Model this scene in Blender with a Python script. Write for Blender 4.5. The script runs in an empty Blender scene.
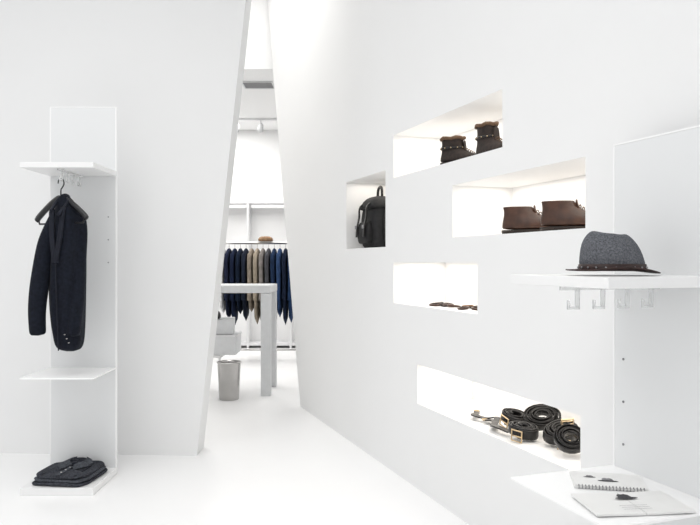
import bpy, math, random
from mathutils import Vector, Matrix
random.seed(4)
S=bpy.context.scene
S.view_settings.view_transform='Standard'
try: S.view_settings.look='None'
except: pass

# ---------------------------------------------------------------- materials
def mat(name,col,rough=.6,metal=0,noise=0,nscale=20,bump=0,bscale=200,trans=0,coat=0,ior=1.45,spec=.5,sheen=0):
    m=bpy.data.materials.new(name); m.use_nodes=True
    nt=m.node_tree; b=nt.nodes['Principled BSDF']
    b.inputs['Base Color'].default_value=(*col,1); b.inputs['Roughness'].default_value=rough
    b.inputs['Metallic'].default_value=metal; b.inputs['IOR'].default_value=ior
    b.inputs['Specular IOR Level'].default_value=spec
    b.inputs['Transmission Weight'].default_value=trans
    b.inputs['Coat Weight'].default_value=coat
    b.inputs['Sheen Weight'].default_value=sheen
    tc=nt.nodes.new('ShaderNodeTexCoord')
    if noise:
        n=nt.nodes.new('ShaderNodeTexNoise'); n.inputs['Scale'].default_value=nscale; n.inputs['Detail'].default_value=4
        nt.links.new(tc.outputs['Object'],n.inputs['Vector'])
        r=nt.nodes.new('ShaderNodeValToRGB')
        r.color_ramp.elements[0].position=.3; r.color_ramp.elements[1].position=.7
        r.color_ramp.elements[0].color=(*[max(0,c*(1-noise)) for c in col],1)
        r.color_ramp.elements[1].color=(*[min(1,c*(1+noise)) for c in col],1)
        nt.links.new(n.outputs['Fac'],r.inputs['Fac']); nt.links.new(r.outputs['Color'],b.inputs['Base Color'])
    if bump:
        n2=nt.nodes.new('ShaderNodeTexNoise'); n2.inputs['Scale'].default_value=bscale
        nt.links.new(tc.outputs['Object'],n2.inputs['Vector'])
        bp=nt.nodes.new('ShaderNodeBump'); bp.inputs['Strength'].default_value=bump; bp.inputs['Distance'].default_value=.003
        nt.links.new(n2.outputs['Fac'],bp.inputs['Height']); nt.links.new(bp.outputs['Normal'],b.inputs['Normal'])
    return m
M_wall=mat('wall_paint',(.87,.872,.872),.75,noise=.005,nscale=2,bump=.02,bscale=60,spec=.2)
M_floor=mat('epoxy_floor',(.93,.93,.93),.3,noise=.006,nscale=3,spec=.4)
M_ceil=mat('ceiling_paint',(.88,.88,.88),.8,noise=.005)
M_nwall=mat('niche_paint',(.9,.897,.89),.7,noise=.005)
M_lacq=mat('white_lacquer',(.88,.88,.88),.3,noise=.004)
M_frost=mat('frosted_acrylic',(.80,.81,.815),.35,noise=.006,nscale=3)
M_edge=mat('acrylic_edge',(.97,.97,.97),.2,noise=.002)  # extra white; on the stand panels it paints the edge glow
M_clear=mat('clear_acrylic',(.95,.96,.96),.1,trans=.6,ior=1.2,noise=.001)
M_black=mat('black_wool',(.007,.009,.016),.85,noise=.35,nscale=60,bump=.3,bscale=500,sheen=.02,spec=.2)
M_black2=mat('black_lining',(.010,.012,.020),.6,noise=.2,nscale=30,spec=.25)
M_hang=mat('black_wood',(.008,.008,.01),.35,noise=.2)
M_steel=mat('steel',(.62,.61,.60),.28,metal=1,noise=.05)
M_dsteel=mat('dark_steel',(.3,.3,.31),.35,metal=1,noise=.05)
M_bin=mat('brushed_steel',(.48,.47,.46),.25,metal=1,noise=.1,nscale=8)
M_shirt=mat('grey_shirt_cloth',(.045,.048,.058),.9,noise=.6,nscale=110,bump=.3,spec=.15)
M_shirt2=mat('grey_shirt_fold',(.065,.07,.082),.9,noise=.5,nscale=110,bump=.3,spec=.15)
M_felt=mat('grey_felt',(.13,.135,.15),.95,noise=.45,nscale=220,bump=.7,bscale=500,spec=.15)
M_band=mat('hat_band_leather',(.030,.012,.010),.5,noise=.4,nscale=60)
M_leather=mat('brown_leather',(.055,.024,.014),.35,noise=.45,nscale=22,bump=.15)
M_leather2=mat('dark_brown_suede',(.020,.012,.009),.7,noise=.5,nscale=60,bump=.4)
M_sole=mat('shoe_sole',(.02,.012,.008),.6,noise=.3)
M_tan=mat('tan_leather',(.28,.16,.08),.55,noise=.3,nscale=50)
M_lace=mat('lace_cotton',(.12,.07,.04),.8,noise=.3,nscale=50)
M_bleath=mat('black_leather',(.007,.006,.006),.38,noise=.4,nscale=30,coat=.05)
M_gold=mat('brass',(.62,.48,.30),.3,metal=1,noise=.1)
M_pack=mat('backpack_canvas',(.009,.009,.010),.7,noise=.4,nscale=40,bump=.4,bscale=150)
M_paper=mat('paper',(.80,.80,.79),.8,noise=.01)
M_ink=mat('ink',(.04,.04,.045),.8,noise=.3,nscale=120)
M_ink2=mat('pencil_grey',(.22,.22,.23),.8,noise=.4,nscale=120)
M_card=mat('grey_box_card',(.78,.79,.80),.8,noise=.03)
M_counter=mat('counter_grey',(.66,.67,.68),.5,noise=.03)
M_cab=mat('cabinet_white',(.8,.8,.81),.5,noise=.01)

# ---------------------------------------------------------------- helpers
def emp(name,loc=(0,0,0),rz=0,rx=0,ry=0):
    e=bpy.data.objects.new(name,None); e.empty_display_size=.1
    e.location=loc; e.rotation_euler=(rx,ry,rz); S.collection.objects.link(e); return e
def mk(name,v,f,m,parent=None,smooth=False,loc=(0,0,0),rot=(0,0,0),sub=0,bev=0):
    me=bpy.data.meshes.new(name); me.from_pydata([tuple(p) for p in v],[],f); me.update()
    import bmesh
    bm=bmesh.new(); bm.from_mesh(me); bmesh.ops.recalc_face_normals(bm,faces=bm.faces); bm.to_mesh(me); bm.free()
    me.materials.append(m)
    if smooth:
        for p in me.polygons: p.use_smooth=True
    o=bpy.data.objects.new(name,me); S.collection.objects.link(o)
    o.location=loc; o.rotation_euler=rot
    if parent: o.parent=parent
    if bev:
        b=o.modifiers.new('b','BEVEL'); b.width=bev; b.segments=2
    if sub:
        s=o.modifiers.new('s','SUBSURF'); s.levels=sub; s.render_levels=sub
    return o
def box(name,c,s,m,parent=None,bev=.002,rot=(0,0,0)):
    x,y,z=[a/2 for a in s]
    v=[(-x,-y,-z),(x,-y,-z),(x,y,-z),(-x,y,-z),(-x,-y,z),(x,-y,z),(x,y,z),(-x,y,z)]
    f=[(0,3,2,1),(4,5,6,7),(0,1,5,4),(1,2,6,5),(2,3,7,6),(3,0,4,7)]
    return mk(name,v,f,m,parent,loc=c,rot=rot,bev=bev)
def loft(name,rings,m,parent=None,cap=True,sub=1,smooth=True,loc=(0,0,0),rot=(0,0,0)):
    n=len(rings[0]); v=[p for r in rings for p in r]; f=[]
    for i in range(len(rings)-1):
        for j in range(n):
            k=(j+1)%n; f.append((i*n+j,i*n+k,(i+1)*n+k,(i+1)*n+j))
    if cap:
        f.append(tuple(range(n))[::-1]); f.append(tuple((len(rings)-1)*n+j for j in range(n)))
    return mk(name,v,f,m,parent,smooth,loc,rot,sub)
def ell(cx,cy,z,rx,ry,n=24,wob=0,k=5,ph=0,tilt=0,rot=0):
    r=[]
    for j in range(n):
        a=2*math.pi*j/n; w=1+wob*math.cos(k*a+ph)
        x=rx*math.cos(a)*w; y=ry*math.sin(a)*w
        xr=x*math.cos(rot)-y*math.sin(rot); yr=x*math.sin(rot)+y*math.cos(rot)
        r.append((cx+xr,cy+yr,z+tilt*x))
    return r
def sweep(name,pts,rad,m,parent=None,n=10,prof=None,closed=False,up=None,sub=0,smooth=True,loc=(0,0,0),rot=(0,0,0)):
    P=[Vector(p) for p in pts]; N=len(P)
    if not hasattr(rad,'__len__'): rad=[rad]*N
    rings=[]; nr=None
    for i in range(N):
        if closed: t=(P[(i+1)%N]-P[i-1])
        else: t=P[min(i+1,N-1)]-P[max(i-1,0)]
        t.normalize()
        if up is not None: b=Vector(up); nr=t.cross(b).normalized(); 
        else:
            if nr is None:
                nr=t.orthogonal().normalized()
            nr=(nr-t*nr.dot(t)).normalized(); b=t.cross(nr)
        if up is not None: b=nr.cross(t).normalized()
        if prof: rings.append([tuple(P[i]+nr*a*rad[i]+b*c*rad[i]) for a,c in prof])
        else: rings.append([tuple(P[i]+(nr*math.cos(2*math.pi*j/n)+b*math.sin(2*math.pi*j/n))*rad[i]) for j in range(n)])
    if closed: rings.append(rings[0])
    return loft(name,rings,m,parent,cap=not closed,sub=sub,smooth=smooth,loc=loc,rot=rot)
def smoothpts(pts,k=6):
    P=[Vector(p) for p in pts]; out=[]
    for i in range(len(P)-1):
        p0=P[max(i-1,0)];p1=P[i];p2=P[i+1];p3=P[min(i+2,len(P)-1)]
        for j in range(k):
            t=j/k
            out.append(.5*((2*p1)+(p2-p0)*t+(2*p0-5*p1+4*p2-p3)*t*t+(3*p1-p0-3*p2+p3)*t**3))
    out.append(P[-1]); return out
def area(name,loc,size,power,col=(1,1,1),rot=(0,0,0),parent=None,spread=180):
    l=bpy.data.lights.new(name,'AREA'); l.shape='RECTANGLE'; l.size=size[0]; l.size_y=size[1]; l.energy=power; l.color=col
    l.spread=math.radians(spread)
    o=bpy.data.objects.new(name,l); o.location=loc; o.rotation_euler=rot; S.collection.objects.link(o)
    if parent:o.parent=parent
    return o

# ---------------------------------------------------------------- room shell
HC=4.4
mk('floor',[(-6,-3,0),(4,-3,0),(4,11.2,0),(-6,11.2,0),(-6,-3,-.1),(4,-3,-.1),(4,11.2,-.1),(-6,11.2,-.1)],
   [(0,1,2,3),(4,7,6,5),(0,4,5,1),(1,5,6,2),(2,6,7,3),(3,7,4,0)],M_floor)
box('ceiling',(-1,2.3,HC+.05),(10,10.6,.1),M_ceil,bev=0)
def lw(x,z,back):
    return (x, 4.71+(-1.03-x)*.045+back, z)
xs=[(-6,0),(-1.03,0),(-.555,HC),(-6,HC)]
v=[lw(x,z,0) for x,z in xs]+[lw(x+(.0),z,.22) for x,z in xs]
mk('wall_left',v,[(0,1,2,3),(4,7,6,5),(0,4,5,1),(1,5,6,2),(2,6,7,3),(3,7,4,0)],M_wall)
RA=math.radians(110); W0=(1.853,0,0)
NI=[(4.755,5.497,1.40,1.89),(3.39,4.628,1.825,2.09),(2.816,3.865,1.43,1.70),(3.612,4.628,1.05,1.30),(2.845,4.287,.49,.715)]
ND=.36; TH=.6
ss=sorted({-2.6,6.0}|{n[0] for n in NI}|{n[1] for n in NI}); zs=sorted({0,HC}|{n[2] for n in NI}|{n[3] for n in NI})
V=[];F=[]
def quad(a,b,c,d):
    i=len(V); V.extend([a,b,c,d]); F.append((i,i+1,i+2,i+3))
for i in range(len(ss)-1):
    for j in range(len(zs)-1):
        cs=(ss[i]+ss[i+1])/2; cz=(zs[j]+zs[j+1])/2
        if any(n[0]<cs<n[1] and n[2]<cz<n[3] for n in NI): continue
        quad((ss[i],0,zs[j]),(ss[i],0,zs[j+1]),(ss[i+1],0,zs[j+1]),(ss[i+1],0,zs[j]))
E0=6.73; E1=8.11
quad((6,0,0),(6,0,HC),(E1,0,HC),(E0,0,0))
quad((E0,0,0),(E1,0,HC),(E1,-TH,HC),(E0,-TH,0))
quad((-2.6,-TH,0),(E0,-TH,0),(E1,-TH,HC),(-2.6,-TH,HC))
quad((-2.6,0,0),(-2.6,-TH,0),(-2.6,-TH,HC),(-2.6,0,HC))
nf=len(F)
for a,b,z0,z1 in NI:
    d=-ND
    quad((a,0,z0),(b,0,z0),(b,d,z0),(a,d,z0))
    quad((a,0,z1),(a,d,z1),(b,d,z1),(b,0,z1))
    quad((a,d,z0),(b,d,z0),(b,d,z1),(a,d,z1))
    quad((a,0,z0),(a,d,z0),(a,d,z1),(a,0,z1))
    quad((b,0,z0),(b,0,z1),(b,d,z1),(b,d,z0))
me=bpy.data.meshes.new('wall_right'); me.from_pydata(V,[],F); me.materials.append(M_wall); me.materials.append(M_nwall)
for i,p in enumerate(me.polygons): p.material_index=1 if i>=nf else 0
wr=bpy.data.objects.new('wall_right',me); wr.location=W0; wr.rotation_euler=(0,0,RA); S.collection.objects.link(wr)
ca,sa=math.cos(RA),math.sin(RA)
def WL(s,y,z): return (W0[0]+ca*s-sa*y, W0[1]+sa*s+ca*y, z)
CF=3.4
box('ceiling_far',(-1,9.45,CF+.05),(10,3.5,.1),M_ceil,bev=0)
box('wall_header',(-1,7.65,(CF+.0+HC)/2),(10,.1,HC-CF),M_wall,bev=0)
box('wall_back',(-1,11.15,1.7),(10,.1,3.4),M_wall,bev=0)
box('wall_far_left',(-5.95,8,2.2),(.1,6.4,4.4),M_wall,bev=0)
box('wall_far_right',(3.95,5,2.2),(.1,12,4.4),M_wall,bev=0)

# ---------------------------------------------------------------- display stands
def stand(name,loc,rz,w,dep,H,zt,zm,zb=.04):
    e=emp(name,loc,rz)
    box('back_panel',(w/2,.006,H/2),(w-.016,.012,H),M_frost,e,.001)
    box('panel_edge_glow_1',(.004,.006,H/2),(.008,.014,H),M_edge,e,.001)  # light gathered in the acrylic edges, put into whiter strips
    box('panel_edge_glow_2',(w-.004,.006,H/2),(.008,.014,H),M_edge,e,.001)
    box('panel_edge_glow_top',(w/2,.006,H+.003),(w,.014,.006),M_edge,e,.001)
    box('base',(w/2,-dep/2,zb/2),(w,dep,zb),M_lacq,e,.002)
    box('top_shelf',(w/2,-dep/2,zt-.015),(w,dep,.03),M_lacq,e,.002)
    box('lower_shelf',(w/2,-dep/2,zm-.004),(w,dep,.008),M_edge,e,.001)
    box('hook_rail',(w/2,-dep/2,zt-.036),(.008,dep-.04,.012),M_clear,e,.001)
    for i,y in enumerate((-.05,-.14,-.23,-.32)):
        box('hook_stem_%d'%(i+1),(w/2,y,zt-.065),(.006,.014,.055),M_clear,e,.001)
        box('hook_foot_%d'%(i+1),(w/2,y-.014,zt-.094),(.006,.042,.008),M_clear,e,.001)
        box('hook_lip_%d'%(i+1),(w/2,y-.031,zt-.082),(.006,.008,.022),M_clear,e,.001)
    for i,z in enumerate((zt-.28,zt-.42,zt-.56)):
        for k,x in enumerate((.05,w-.05)):
            sweep('screw',[(x,-.003,z),(x,.001,z)],.004,M_dsteel,e,n=10)
    return e
stand('display_stand',(-1.845,4.3,0),math.radians(.5),.41,.4,2.252,1.86,.655)
stand('display_stand',(.883,2.35,0),math.radians(-70),.45,.4,1.69,1.262,.621)
def R(x,y,z):
    a=math.radians(-70); return (.883+x*math.cos(a)-y*math.sin(a), 2.35+x*math.sin(a)+y*math.cos(a), z)

# ---------------------------------------------------------------- hanger + jacket
HX,HY=-1.65,4.02
h=emp('coat_hanger',(-1.66,HY,1.655),math.radians(-30))
sweep('arms',smoothpts([(-.215,0,-.110),(-.19,0,-.085),(-.1,0,-.025),(-.03,0,.01),(0,0,.014),(.03,0,.01),(.1,0,-.025),(.19,0,-.085),(.215,0,-.110)],5),1,M_hang,h,
      prof=[(-.007,-.016),(.007,-.016),(.012,0),(.007,.016),(-.007,.016),(-.012,0)],up=(0,0,1))
sweep('trouser_bar',[(-.2,0,-.1),(-.19,0,-.13),(0,0,-.132),(.19,0,-.13),(.2,0,-.1)],.0055,M_hang,h)
sweep('hook',smoothpts([(0,0,.01),(0,0,.06),(.012,0,.075),(.026,0,.095),(.02,0,.118),(0,0,.128),(-.02,0,.118),(-.024,0,.1)],5),.0038,M_hang,h,n=8)
k=.00574
def JP(px,py,y=0): return ((px-350)*k-HX, y, 1.3-(py-262)*k)
j=emp('suit_jacket',(HX,HY,0))
rows=[(194,61,67,.03),(199,58,72,.05),(206,56,78,.07),(214,55,82,.09),(232,53,84.5,.105),(255,51,85,.11),(285,50,84.5,.11),(315,51,84,.105),(338,54,83,.10),(351,58,80,.095)]
rg=[]
for i,(yy,l,r,ry) in enumerate(rows):
    c=JP((l+r)/2,yy); rg.append(ell(c[0],0,c[2],(r-l)/2*k,ry,n=36,wob=.045 if i>3 else .015,k=7,ph=i*.35,tilt=(-.12 if i>7 else 0)))
loft('body',rg,M_black,j,sub=2)
sl=[JP(60,210,-.02),JP(57,222,-.04),JP(51,242,-.05),JP(47,265,-.06),JP(44,290,-.07),JP(43,312,-.08),JP(44,334,-.08)]
sweep('sleeve_1',smoothpts(sl,3),[.03+.022*min(1,i/6) if i<12 else .052-.008*(i-12)/6 for i in range(19)],M_black,j,n=16,sub=1)
sl=[JP(76,210,.02),JP(80,225,.0),JP(80,260,-.02),JP(80,300,-.05),JP(77,335,-.07)]
sweep('sleeve_2',smoothpts(sl,4),[.03+.012*min(1,i/5) for i in range(17)],M_black,j,n=16,sub=1)
sweep('collar',smoothpts([JP(59,212,-.11),JP(60,202,-.05),JP(63,195,.0),JP(68,196,-.0),JP(71,203,-.05),JP(66,216,-.11)],4),.010,M_black2,j,n=8)
sweep('lapel_1',smoothpts([JP(59,212,-.10),JP(60,235,-.112),JP(63,262,-.118)],5),1,M_black2,j,prof=[(-.004,-.014),(.004,-.014),(.004,.014),(-.004,.014)],up=(1,0,0))
sweep('lapel_2',smoothpts([JP(69,208,-.085),JP(68,235,-.112),JP(64,262,-.118)],5),1,M_black2,j,prof=[(-.004,-.014),(.004,-.014),(.004,.014),(-.004,.014)],up=(1,0,0))
sweep('front_edge',smoothpts([JP(64,262,-.118),JP(65,300,-.116),JP(66,348,-.106)],5),.004,M_black2,j,n=8)
for i,(px,py) in enumerate(((73,332),(75,336),(77,340))):
    sweep('button_%d'%(i+1),[JP(px,py,-.113),JP(px,py,-.125)],.0025,M_steel,j,n=10)

# folded shirt on the base
f=emp('folded_shirt',(-1.635,4.1,.0405),math.radians(-6))
def slab(name,w,d,h,z,m,par,cx=0,cy=0,n=48,ph=0,ex=.4):
    rr=[]
    for (hh,sc) in ((0,.93),(h*.2,.99),(h*.5,1),(h*.8,.985),(h,.93),(h*1.02,.5),(h*1.02,.1)):
        ring=[]
        for q in range(n):
            a=2*math.pi*q/n
            x=math.copysign(abs(math.cos(a))**ex,math.cos(a)); y=math.copysign(abs(math.sin(a))**ex,math.sin(a))
            ring.append((cx+x*w/2*sc*(1+.018*math.sin(5*a+ph)),cy+y*d/2*sc*(1+.015*math.sin(4*a+ph*2)),z+hh+((.003*math.sin(3*a+ph)+.002*math.sin(7*a)) if hh>0 else 0)))
        rr.append(ring)
    return loft(name,rr,m,par,sub=1)
slab('fold_lower',.34,.36,.020,0,M_shirt,f,ph=0)
slab('fold_middle',.325,.345,.018,.020,M_shirt2,f,.004,.0,ph=2)
slab('fold_upper',.31,.33,.018,.038,M_shirt,f,.0,.004,ph=4)
hr=[]
for q in range(13):
    a=math.pi*q/12; hr.append((.060*math.cos(a),.085+.045*math.sin(a),.060+.012*math.sin(a)))
sweep('collar_stand',hr,1,M_shirt,f,prof=[(-.004,-.012),(.004,-.012),(.004,.010),(-.003,.010)],up=(0,0,1))
slab('neck_dark_fill',.112,.10,.022,.052,M_black2,f,0,.085,ex=.9)  # dark fill inside the collar ring
for sg in (-1,1):
    v=[(sg*.03,.135,.084),(sg*.050,.11,.083),(sg*.045,.07,.079),(sg*.004,.025,.068),(sg*.040,-.050,.062),(sg*.095,.02,.062),(sg*.095,.09,.064),(sg*.05,.150,.068)]
    o=mk('collar_leaf',v,[(0,1,6,7),(1,2,5,6),(2,3,4,5)],M_shirt2,f); so=o.modifiers.new('so','SOLIDIFY'); so.thickness=.005; so.offset=0
box('placket',(0,-.07,.060),(.026,.17,.005),M_shirt2,f,.001)
for sg in (-1,1): box('crease_shade_strip',(sg*.10,-.05,.0575),(.006,.2,.004),M_black2,f,.001)  # dark strips paint the shade along the fold lines
for i in range(3): sweep('button_%d'%(i+1),[(0,-.01-i*.05,.062),(0,-.01-i*.05,.065)],.005,M_steel,f,n=10)

# ---------------------------------------------------------------- fedora
p=R(.235,-.205,1.2635)
ft=emp('fedora_hat',p,math.radians(-4))
n=48; rings=[]
for (z,rx,ry) in ((.016,.094,.084),(.035,.093,.082),(.062,.089,.077),(.090,.082,.069),(.110,.070,.057),(.123,.056,.046),(.1275,.044,.034),(.117,.030,.020),(.107,.018,.010),(.104,.006,.004)):
    r=[]
    for q in range(n):
        a=2*math.pi*q/n; x=rx*math.cos(a); y=ry*math.sin(a); u=max(0,(z-.03)/.09)
        if x>0: y*=1-.35*u*(x/.09)
        zz=z-.016*u*max(0,x/.08) + .004*u*math.cos(2*a)
        r.append((x-.008*u,y,zz))
    rings.append(r)
loft('crown',rings,M_felt,ft,sub=1)
br=[]
for t in (0,.2,.45,.7,.9,1):
    r=[]
    for q in range(n):
        a=2*math.pi*q/n; rx=.090+t*.042; ry=.080+t*.040
        z=.014-.010*t+ .018*(t**2)*abs(math.sin(a))**3 +(.010*t*t if math.cos(a)<-.6 else 0)*(-math.cos(a)-.6)*2.5
        r.append((rx*math.cos(a),ry*math.sin(a),z))
    br.append(r)
b=loft('brim',br,M_band,ft,cap=False,sub=1)
so=b.modifiers.new('so','SOLIDIFY'); so.thickness=.0035
bd=[ell(0,0,z,rx,ry,48) for z,rx,ry in ((.012,.0955,.0855),(.014,.0965,.0865),(.030,.0955,.0845),(.032,.0935,.0825))]
loft('hat_band',bd,M_band,ft,cap=False,sub=0)
for q in range(22):
    a=2*math.pi*q/22; x=.0965*math.cos(a); y=.0865*math.sin(a)
    sweep('stud',[(x,y,.022),(x*1.02,y*1.02,.022)],.0028,M_dsteel,ft,n=8)

# ---------------------------------------------------------------- notebooks on lower shelf
def sketch_hat(par,cx,cy,z,s,m):
    mk('sketch_crown',[(cx+s*x,cy+s*y*1.3,z) for x,y in ((-.5,0),(-.42,.45),(-.2,.6),(0,.52),(.2,.6),(.42,.42),(.5,0))],[(0,1,2,3,4,5,6)],m,par)
    mk('sketch_brim',[(cx+s*.85*math.cos(a*.3927),cy-s*.08+s*.2*math.sin(a*.3927),z+.0002) for a in range(16)],[tuple(range(16))],M_ink,par)
nb=emp('spiral_notebook',R(.15,-.15,.622),math.radians(-12))
box('back_pages',(0,.0,.003),(.21,.15,.006),M_paper,nb,.001)
box('top_page',(.002,.002,.0072),(.206,.146,.001),M_paper,nb,0)
for i in range(20):
    x=-.092+i*.0097
    sweep('ring',[(x,-.076+.006*math.cos(a*.785),.0065+.006*math.sin(a*.785)) for a in range(8)],.0012,M_dsteel,nb,n=6,closed=True)
sketch_hat(nb,.0,-.01,.0085,.036,M_ink2)
sketch_hat(nb,-.05,.02,.0085,.022,M_ink2)
nb=emp('sketch_booklet',R(.335,-.225,.6235),math.radians(6))
box('pages_left',(-.07,0,.003),(.138,.17,.006),M_paper,nb,.001,(0,.015,0))
box('pages_right',(.07,0,.003),(.138,.17,.006),M_paper,nb,.001,(0,-.015,0))
sketch_hat(nb,.0,.03,.0088,.040,M_ink)
for i in range(3): mk('line',[(-.05,-.03-i*.014,.0088),(.03,-.03-i*.014,.0088),(.03,-.0315-i*.014,.0088),(-.05,-.0315-i*.014,.0088)],[(0,1,2,3)],M_ink2,nb)

# ---------------------------------------------------------------- shoes
def shoe(name,loc,rz,L,W,H,mu,ms,boot=False):
    e=emp(name,loc,rz)
    def ring(x0,x1,w,z,dz=0,n=28,sx=1):
        r=[]
        for q in range(n):
            a=2*math.pi*q/n; c=math.cos(a); x=(x0+x1)/2+(x1-x0)/2*c
            wf=.80+.22*math.sin(max(0,min(1,(c+1)/2*1.15))*math.pi*.62)
            r.append((x*L,w*W*math.sin(a)*wf,z+dz*max(0,c)))
        return r
    hb=.020
    loft('sole',[ring(-.5,.5,1.02,.006),ring(-.51,.515,1.06,.010),ring(-.51,.515,1.06,hb-.002),ring(-.505,.51,1.03,hb)],ms,e,sub=0)
    loft('heel',[ring(-.5,-.22,.85,0),ring(-.5,-.22,.9,.016)],ms,e,sub=0)
    T=H-hb
    st=[(-.5,.5,1.0,0),(-.505,.505,1.04,.12),(-.50,.485,1.02,.26),(-.495,.43,.94,.37),(-.485,.30,.84,.48),(-.475,.18,.74,.60),(-.47,.09,.66,.76),(-.48,.03,.62,.92),(-.49,.01,.62,1.0)]
    if boot: st=[(a,b,c,d*.62) for a,b,c,d in st[:-1]]+[(-.46,.02,.62,.72),(-.47,.02,.64,.86),(-.48,.03,.68,1.0)]
    rr=[ring(a,b,c,hb+T*d) for a,b,c,d in st]
    a,b,c,d=st[-1]
    rr+= [ring(a+.02,b-.02,c*.88,hb+T*d+.001),ring(a+.03,b-.03,c*.82,hb+T*.75),ring(a+.05,b-.05,c*.7,hb+T*.5)]
    loft('upper',rr,mu,e,sub=1)
    sc=.62 if boot else 1
    for i in range(5):
        x=(.25-.05*i)*L; z=hb+T*sc*(.52+.085*i)+.003; y=.5*W
        sweep('lace_%d'%(i+1),smoothpts([(x-.006,-y*.7,z-.006),(x,0,z+.004),(x+.004,y*.7,z-.006)],4),.0022,M_lace,e,n=6)
    loft('tongue',[ell(.10*L,0,hb+T*.55*sc,.006,.022,12),ell(.05*L,0,hb+T*.8*sc,.006,.024,12),ell(.0*L+.012,0,hb+T*(1.08 if not boot else .9),.005,.022,12)],mu,e,sub=1)
    if boot:
        sweep('cuff',[( -.22*L+.26*L*math.cos(t*.3927),W*.66*math.sin(t*.3927),H-.006+.004*math.sin(t*2)) for t in range(16)],.010,M_lace,e,n=8,closed=True)
        sweep('strap',[( -.22*L+.27*L*math.cos(t*.3927),W*.70*math.sin(t*.3927),H*.62) for t in range(16)],1,M_bleath,e,closed=True,up=(0,0,1),prof=[(-.003,-.006),(.003,-.006),(.003,.006),(-.003,.006)])
        for t in range(12):
            a=t*.5236; sweep('stud',[(-.22*L+.275*L*math.cos(a),W*.72*math.sin(a),H*.62),(-.22*L+.29*L*math.cos(a),W*.78*math.sin(a),H*.62)],.0035,M_gold,e,n=6)
    else:
        sweep('cap_seam',[(.32*L+.0*t,W*.86*math.cos(math.pi*t/12),hb+T*(.10+.32*math.sin(math.pi*t/12)**.6)) for t in range(13)],.0018,ms,e,n=6)
    return e
shoe('ankle_boot',WL(3.99,-.13,1.8255),math.radians(-25),.25,.05,.155,M_leather2,M_sole,True)
shoe('ankle_boot',WL(3.70,-.15,1.8255),math.radians(-55),.25,.05,.18,M_leather2,M_sole,True)
shoe('oxford_shoe',WL(3.38,-.15,1.4305),math.radians(-22),.27,.052,.128,M_leather,M_sole)
shoe('oxford_shoe',WL(3.08,-.15,1.4305),math.radians(-18),.27,.052,.13,M_leather,M_sole)

# ---------------------------------------------------------------- backpack
bp=emp('backpack',WL(5.28,-.17,1.401),RA)
def sq(w,d,z,cy=0,n=32,e=.5,wob=0,ph=0):
    return [(w*math.copysign(abs(math.cos(a))**e,math.cos(a))*(1+wob*math.sin(6*a+ph)),cy+d*math.copysign(abs(math.sin(a))**e,math.sin(a)),z) for a in [2*math.pi*q/n for q in range(n)]]
loft('body',[sq(.13,.075,0),sq(.155,.09,.01),sq(.165,.1,.1,wob=.02),sq(.16,.1,.22,wob=.02,ph=1),sq(.14,.085,.31,wob=.03,ph=2),sq(.10,.06,.36),sq(.05,.03,.375)],M_pack,bp,sub=1)
loft('front_pocket',[sq(.08,.02,.03,.1),sq(.10,.035,.04,.1),sq(.105,.04,.12,.1),sq(.095,.03,.18,.1),sq(.08,.01,.19,.1)],M_pack,bp,sub=1)
loft('flap',[sq(.165,.105,.27,.005),sq(.16,.105,.29,.005),sq(.135,.09,.34,.005),sq(.08,.05,.375,.0)],M_pack,bp,sub=1)
sweep('top_handle',smoothpts([(-.06,0,.37),(-.055,0,.42),(-.03,0,.44),(.01,0,.42),(.02,0,.37)],5),.010,M_bleath,bp,n=8)
for i,x in enumerate((-.07,.07)):
    sweep('strap_%d'%(i+1),smoothpts([(x,.03,.36),(x,.115,.3),(x,.125,.22),(x,.14,.15),(x,.145,.08)],5),1,M_bleath,bp,up=(1,0,0),prof=[(-.003,-.012),(.003,-.012),(.003,.012),(-.003,.012)])
    box('buckle_%d'%(i+1),(x,.15,.15),(.03,.006,.025),M_dsteel,bp,.002)
sweep('side_strap',smoothpts([(-.165,0,.33),(-.18,.03,.2),(-.165,.02,.05)],5),.008,M_bleath,bp,n=8)

# ---------------------------------------------------------------- bracelets
br=emp('leather_bracelets',WL(4.05,-.14,1.051),RA)
random.seed(7)
for i in range(11):
    cx=-.30+.055*i; cy=random.uniform(-.06,.07); r=random.uniform(.024,.034)
    sweep('bracelet_%d'%(i+1),[(cx+r*1.25*math.cos(t*.3927),cy+r*math.sin(t*.3927),.008+.004*math.sin(t*.3927+i)) for t in range(16)],random.choice((.006,.007)),random.choice((M_leather,M_tan,M_leather2,M_leather)),br,n=7,closed=True)
    sweep('bead_%d'%(i+1),[(cx+.02,cy-.03,.005),(cx+.035,cy-.035,.005)],.007,random.choice((M_leather2,M_gold)),br,n=8)

# ---------------------------------------------------------------- coiled belts
def belt(name,s,y,z,rz,rx,ry,r0,turns,w=.045,a0=0,buckle=True,sx=1.1,sy=.92):
    e=emp(name,WL(s,y,z),math.radians(rz),rx,ry)
    pts=[]
    N=int(turns*20)
    for i in range(N+1):
        a=a0+i/20*2*math.pi; r=r0-.0066*i/20
        wv=1+.04*math.sin(a*1.37+s*9)
        pts.append((r*math.cos(a)*sx*wv,r*math.sin(a)*sy*wv,.004*math.sin(a*.63+s*5)+.0012*i/20))
    sweep('strap_coil',pts,1,M_bleath,e,up=(0,0,1),prof=[(-.0018,-w/2),(.0018,-w/2),(.0034,-w*.3),(.0034,w*.3),(.0018,w/2),(-.0018,w/2),(-.0034,w*.3),(-.0034,-w*.3)],smooth=True)
    if buckle:
        bx=r0*1.1+.008; g=emp('buckle',(0,0,0),a0); g.parent=e
        sweep('buckle_frame',[(bx,-.024,-.026),(bx,.024,-.026),(bx,.024,.026),(bx,-.024,.026)],.0038,M_gold,g,n=8,closed=True,smooth=False)
        sweep('buckle_pin',[(bx+.003,-.024,0),(bx+.003,.028,0)],.003,M_gold,g,n=8)
    return e
zb=.49
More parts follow.
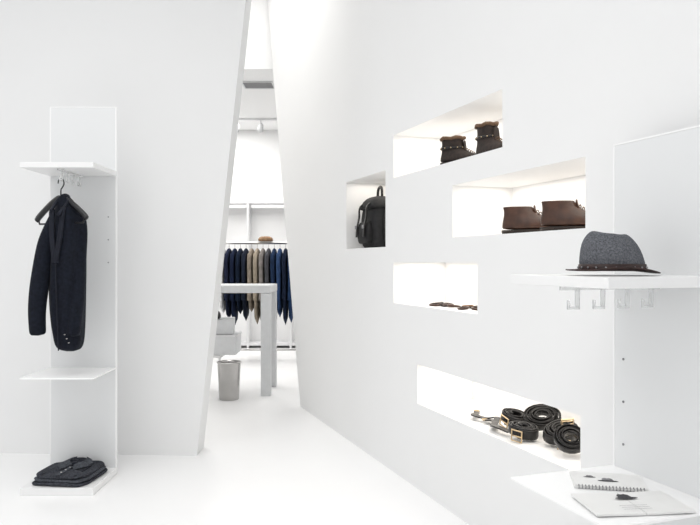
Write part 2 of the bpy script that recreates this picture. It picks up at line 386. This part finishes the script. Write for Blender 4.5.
belt('coiled_belt',3.56,-.18,zb+.052,-20,.30,.2,.060,6,a0=-2.2,sx=1.25,sy=.85)
belt('coiled_belt',3.40,-.22,zb+.085,-10,.75,-.1,.074,8,a0=-1.2,sx=1.2,sy=.85)
belt('coiled_belt',3.36,-.09,zb+.046,-30,.22,.1,.055,6,a0=-1.7,sx=1.3,sy=.8)
belt('coiled_belt',3.22,-.19,zb+.060,15,.45,-.2,.068,7,a0=-2.0,sx=1.2,sy=.85)
belt('coiled_belt',3.07,-.13,zb+.072,-25,.9,.2,.062,6,a0=2.0,sx=1.1)
for nm,pp,s0 in (('leather_strap',[(-.14,.05,.004),(-.08,.0,.018),(-.02,.03,.006),(.04,.06,.012),(.10,.01,.004),(.15,-.02,.004)],3.76),
                 ('leather_strap',[(-.16,.08,.008),(-.08,.10,.018),(-.02,.08,.005),(.05,.03,.010),(.11,.05,.004)],3.60)):
    e=emp(nm,WL(s0,-.15,zb+.014),RA)
    sweep('strap',smoothpts(pp,6),1,M_bleath,e,up=(0,0,1),prof=[(-.016,-.003),(.016,-.003),(.016,.003),(-.016,.003)],smooth=False)
    q=pp[-1]
    sweep('buckle',[(q[0]+.018*math.cos(t*.785),q[1]+.014*math.sin(t*.785),.006) for t in range(8)],.003,M_gold,e,n=6,closed=True)

# ---------------------------------------------------------------- far room furniture
c=emp('counter_table',(-1.5,7.1,0))
box('top',(.25,0,1.04),(.96,.6,.075),M_counter,c,.004)
for i,(x,y) in enumerate(((.68,-.25),(.68,.25),(-.18,-.25),(-.18,.25))):
    box('leg_%d'%(i+1),(x,y,.5),(.095,.095,1.0),M_counter,c,.004)
box('lower_shelf',(-.0,.05,.37),(.46,.5,.025),M_lacq,c,.002)
box('shelf_post',(.21,-.17,.19),(.02,.02,.36),M_lacq,c,.002)
bx=emp('storage_boxes',(-1.34,7.1,.384))
box('box_lower',(0,0,.09),(.42,.36,.18),M_card,bx,.005)
box('box_lid',(0,0,.187),(.43,.37,.02),M_cab,bx,.004)
box('box_upper',(-.02,.02,.275),(.36,.3,.15),M_card,bx,.005,(0,0,.1))
hb=emp('handbag',(-1.36,6.98,.735))
loft('bag_body',[sq(.06,.03,.0),sq(.075,.04,.01),sq(.07,.035,.06),sq(.05,.015,.09)],M_bleath,hb,sub=1)
sweep('handle',smoothpts([(-.04,0,.085),(-.03,0,.12),(0,0,.13),(.03,0,.12),(.04,0,.085)],4),.005,M_bleath,hb,n=8)
t=emp('trash_bin',(-1.15,6.66,0))
def circ(r,z): return ell(0,0,z,r,r,32)
loft('bin_shell',[circ(.090,0),circ(.093,.005),circ(.11,.345),circ(.113,.35),circ(.113,.358),circ(.105,.358),circ(.103,.34),circ(.088,.02)],M_bin,t,sub=0)
sweep('rim',[(.112*math.cos(a*.1963),.112*math.sin(a*.1963),.354) for a in range(32)],.006,M_steel,t,n=8,closed=True)

rk=emp('clothing_rack',(-1.28,9.3,0))
for sgn,nm in ((-1,'left'),(1,'right')):
    x=sgn*.62
    sweep('post_'+nm,[(x,0,.1),(x,0,1.58)],.014,M_steel,rk)
    sweep('foot_'+nm,[(x,-.25,.1),(x,.25,.1)],.014,M_steel,rk)
    for y in (-.24,.24):
        sweep('caster',[(x-.012,y,.04),(x+.012,y,.04)],.038,M_hang,rk,n=16)
        sweep('caster_stem',[(x,y,.05),(x,y,.1)],.008,M_steel,rk)
sweep('rail',[(-.64,0,1.56),(.64,0,1.56)],.018,M_steel,rk)
sweep('low_rail',[(-.62,0,.14),(.62,0,.14)],.012,M_steel,rk)
hj=emp('hanging_jackets',(-1.28,9.3,0))
cols=[(.75,.75,.76),(.014,.018,.04),(.010,.016,.04),(.008,.014,.03),(.015,.02,.035),(.26,.22,.18),(.33,.28,.22),(.22,.2,.19),(.07,.07,.08),(.014,.028,.065),(.03,.06,.14),(.010,.016,.035),(.018,.04,.10)]
for i,cc in enumerate(cols):
    x=-.40+i*.075; m=mat('cloth_%d'%i,cc,.9,noise=.25,nscale=15,spec=.15)
    L=random.uniform(.85,1.12); z1=1.49
    rg=[ell(x,0,z1,.008,.05,20),ell(x,0,z1-.02,.025,.11,20),ell(x,0,z1-.06,.034,.20,20),ell(x,0,z1-.14,.036,.22,20,wob=.04,k=5,ph=i),ell(x,0,z1-.5,.034,.22,20,wob=.06,k=5,ph=i),ell(x,0,z1-L,.036,.23,20,wob=.08,k=5,ph=i)]
    loft('garment_%d'%(i+1),rg,m,hj,sub=1)
    sweep('sleeve_%d'%(i+1),smoothpts([(x,-.2,z1-.08),(x,-.24,z1-.2),(x+.005,-.25,z1-.45),(x,-.25,z1-.68)],4),[.028]*13,m,hj,n=10)
    sweep('hook_%d'%(i+1),[(x,0,z1-.01),(x,0,z1+.05),(x,.02,z1+.085)],.004,M_steel,hj,n=6)
hb=emp('folded_bag',(-1.12,9.3,1.58))
loft('bag',[sq(.09,.06,0),sq(.1,.07,.01),sq(.095,.065,.05),sq(.05,.04,.07)],M_tan,hb,sub=1)
cb=emp('wardrobe_cabinet',(-1.25,10.75,0))
for i,x in enumerate((-.85,-.3,.35,.9)): box('upright_%d'%(i+1),(x,0,1.1),(.03,.3,2.2),M_cab,cb,.002)
box('top_board',(0.025,0,2.21),(1.78,.3,.03),M_cab,cb,.002)
box('bottom_board',(0.025,0,.06),(1.72,.28,.04),M_cab,cb,.002)
box('back_board',(0.025,.14,1.1),(1.72,.015,2.1),M_edge,cb,.002)
vt=emp('ceiling_vent',(-1.08,8.25,CF-.008))
for s in ((0,-.15,.36,.015),(0,.15,.36,.015),(-.175,0,.015,.3),(.175,0,.015,.3)): box('frame',(s[0],s[1],0),(s[2],s[3],.014),M_counter,vt,.001)
for i in range(9): box('slat_%d'%(i+1),(0,-.12+i*.03,0),(.34,.012,.010),M_dsteel,vt,0)
box('vent_shade_sheet',(0,0,.004),(.34,.29,.004),M_hang,vt,0)  # black sheet stands in for the shade behind the slats
tr=emp('track_light',(-1.2,10.2,CF))
box('track',(0,0,-.015),(1.4,.035,.03),M_cab,tr,.002)
for i,x in enumerate((-.45,-.1,.25,.6)):
    sweep('stem_%d'%(i+1),[(x,0,-.03),(x,0,-.10)],.008,M_counter,tr)
    sweep('lamp_head_%d'%(i+1),[(x,.04,-.09),(x,-.01,-.13),(x,-.06,-.18)],[.03,.04,.045],M_counter,tr,n=16)

# ---------------------------------------------------------------- lights
w=bpy.data.worlds.new('World'); S.world=w; w.use_nodes=True
w.node_tree.nodes['Background'].inputs[0].default_value=(.99,.995,1,1); w.node_tree.nodes['Background'].inputs[1].default_value=.86
area('unseen_ceiling_fill',(-1.9,1.9,HC-.03),(3.0,3.2),48,(1,.998,.99),spread=135)  # unseen area lights, added to brighten the hall
area('unseen_ceiling_fill',(-1.8,-1.2,HC-.03),(3.6,2.6),38,(1,.998,.99),spread=150)
area('unseen_ceiling_fill',(-1.2,6.2,HC-.03),(1.8,1.6),38,(1,.985,.96))  # unseen, added to brighten the passage and the left wall's edge
area('unseen_far_fill',(-2.4,9.4,CF-.03),(2.0,2.6),85,(1,.985,.96))  # unseen area lights, added to brighten the far room
area('unseen_far_fill',(.6,9.6,CF-.03),(1.6,2.2),60,(1,.985,.96))
for i,(a,b,z0,z1) in enumerate(NI):
    area('niche_light',WL((a+b)/2,-.18,z1-.004),(b-a-.06,.28),1.75*(b-a),(1,.935,.85),(0,0,RA))

cam=bpy.data.cameras.new('camera'); cam.lens=36; cam.sensor_width=36
co=bpy.data.objects.new('camera',cam); co.location=(0,0,1.3); co.rotation_euler=(math.pi/2,0,0); S.collection.objects.link(co)
S.camera=co
